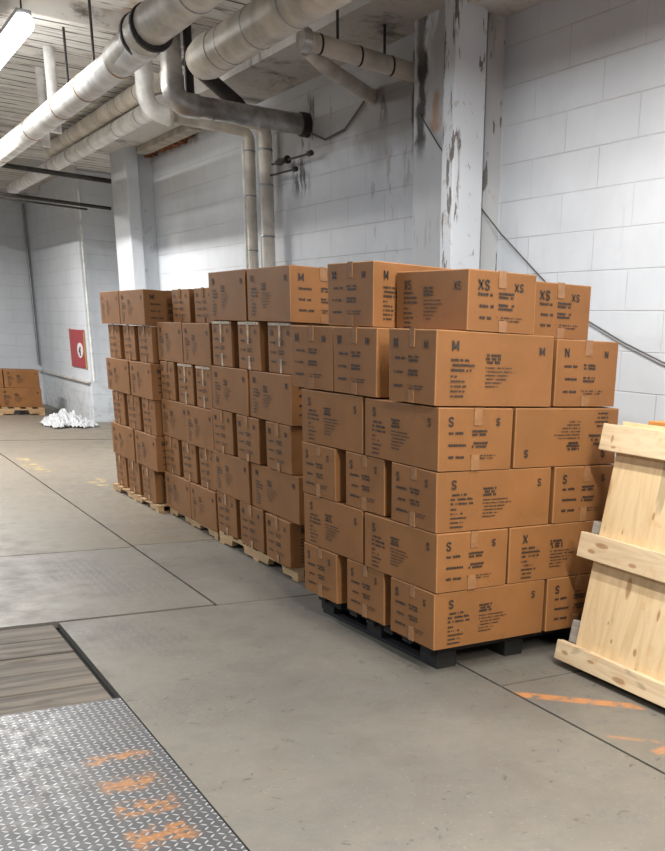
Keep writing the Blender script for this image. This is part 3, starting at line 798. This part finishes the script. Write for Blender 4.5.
# rotten strip of wood under the soffit
bm = bmesh.new()
for k in range(26):
    y = 12.1+k*.07; z = random.uniform(3.655, 3.69)
    box(bm, 3.86+random.uniform(-.02, .03), 3.95, y, y+.08, z, 3.73, jit=.012)
o = link('rotten_board', bm, M['rotten']); tag(o, 'rotten brown strip of broken wood at the top of the wall', 'board')
o = link('lintel', B(3.72, 3.86, 11.6, 13.7, 3.66, 3.729, bev=.01), M['lintel']); tag(o, 'dirty beige ledge beside the rotten brown wood strip', 'ledge')
# sagging cable along the wall
pts = [(3.935, 7.9, 3.30), (3.935, 7.5, 3.33), (3.93, 6.97, 3.23), (3.81, 6.66, 2.96)]
pts = [(3.80, 6.72, 3.13), (3.80, 6.45, 2.90), (3.80, 5.88, 2.46), (3.90, 5.80, 2.32), (3.93, 5.39, 2.055), (3.93, 5.15, 1.915), (3.93, 4.9, 1.79), (3.93, 4.5, 1.655), (3.93, 4.16, 1.56), (3.93, 3.6, 1.45)]
o = link('cable', tube(pts, .005, 8), M['cable'], None, True); tag(o, 'dark cable sagging from the peeling column down the white wall', 'cable')
o = link('cable', tube([(3.94, 8.95, 3.32), (3.93, 8.6, 3.22), (3.93, 8.2, 3.25), (3.93, 7.9, 3.38), (3.93, 7.75, 3.45)], .008, 8), M['cable'], None, True)
tag(o, 'short dark wire curving up the wall from the duct collar', 'cable')

# ------------------------------------------------------------------ ceiling light
def fixture(x, y0, y1, z, label):
    r = empty('ceiling_light', (x, (y0+y1)/2, z))
    L = (y1-y0)/2
    link('tube', tube([(0, -L, 0), (0, L, 0)], .058, 16), M['tube'], r, True)
    link('housing', B(-.05, .05, -L+.02, L-.02, .055, .09, bev=.008), M['greymetal'], r)
    for s in (-1, 1):
        link('lamp_holder', B(-.02, .02, s*(L-.06)-.01, s*(L-.06)+.01, .05, .075, bev=.003), M['white'], r)
        link('hanger', tube([(0, s*(L-.1), .1), (0, s*(L-.1), 4.0-z)], .006, 8), M['darkmetal'], r)
    return tag(r, label, 'light')
fixture(1.6, 8.45, 10.9, 3.6, 'lit fluorescent tube light hanging at the upper left')

# ------------------------------------------------------------------ red cabinet, plastic heap
r = link('red_cabinet', B(3.918, 3.949, 18.42, 19.5, .90, 1.53, bev=.012), M['red'])
link('rim', B(3.918, 3.949, 18.402, 18.42, .89, 1.50, bev=.005), M['gold'], r)['label'] = 'tan edge strip'
link('rim', B(3.918, 3.949, 19.5, 19.53, .89, 1.54, bev=.005), M['gold'], r)['label'] = 'tan edge strip'
bm = bmesh.new(); bmesh.ops.create_cone(bm, cap_ends=True, segments=32, radius1=1, radius2=1, depth=.012)
for v in bm.verts: v.co = Vector((3.912+v.co.z, 18.70+v.co.x*.2, 1.19+v.co.y*.125))
pl = link('plate', bm, M['white'], r); pl['label'] = 'white oval plate'
bm = bmesh.new()
for (y0, y1, z0, z1) in ((18.65, 18.72, 1.10, 1.24), (18.71, 18.77, 1.16, 1.2), (18.62, 18.67, 1.22, 1.25)): box(bm, 3.902, 3.905, y0, y1, z0, z1)
link('mark', bm, M['ink'], pl)
tag(r, 'red wall cabinet with white oval plate in the far corner', 'cabinet')
bm = bmesh.new(); bmesh.ops.create_grid(bm, x_segments=34, y_segments=34, size=1)
from mathutils import noise as mnoise
for v in bm.verts:
    d = math.hypot(v.co.x, v.co.y); a = math.atan2(v.co.y, v.co.x)
    k = max(0, 1-d*(1+.2*math.sin(3*a)+.12*math.sin(7*a+1)))
    q = v.co*4.5
    hgt = .2*k**.7*(.8+.9*abs(mnoise.noise(q))+.5*mnoise.noise(q*2.3)) if k > 0 else 0
    v.co = Vector((3.44+v.co.x*.40, 18.05+v.co.y*.85, .004+max(0, hgt)))
bmesh.ops.delete(bm, geom=[v for v in bm.verts if v.co.z < .006], context='VERTS')
o = link('plastic_sheet', bm, M['plastic']); tag(o, 'crumpled heap of white plastic film on floor below red cabinet', 'plastic film')
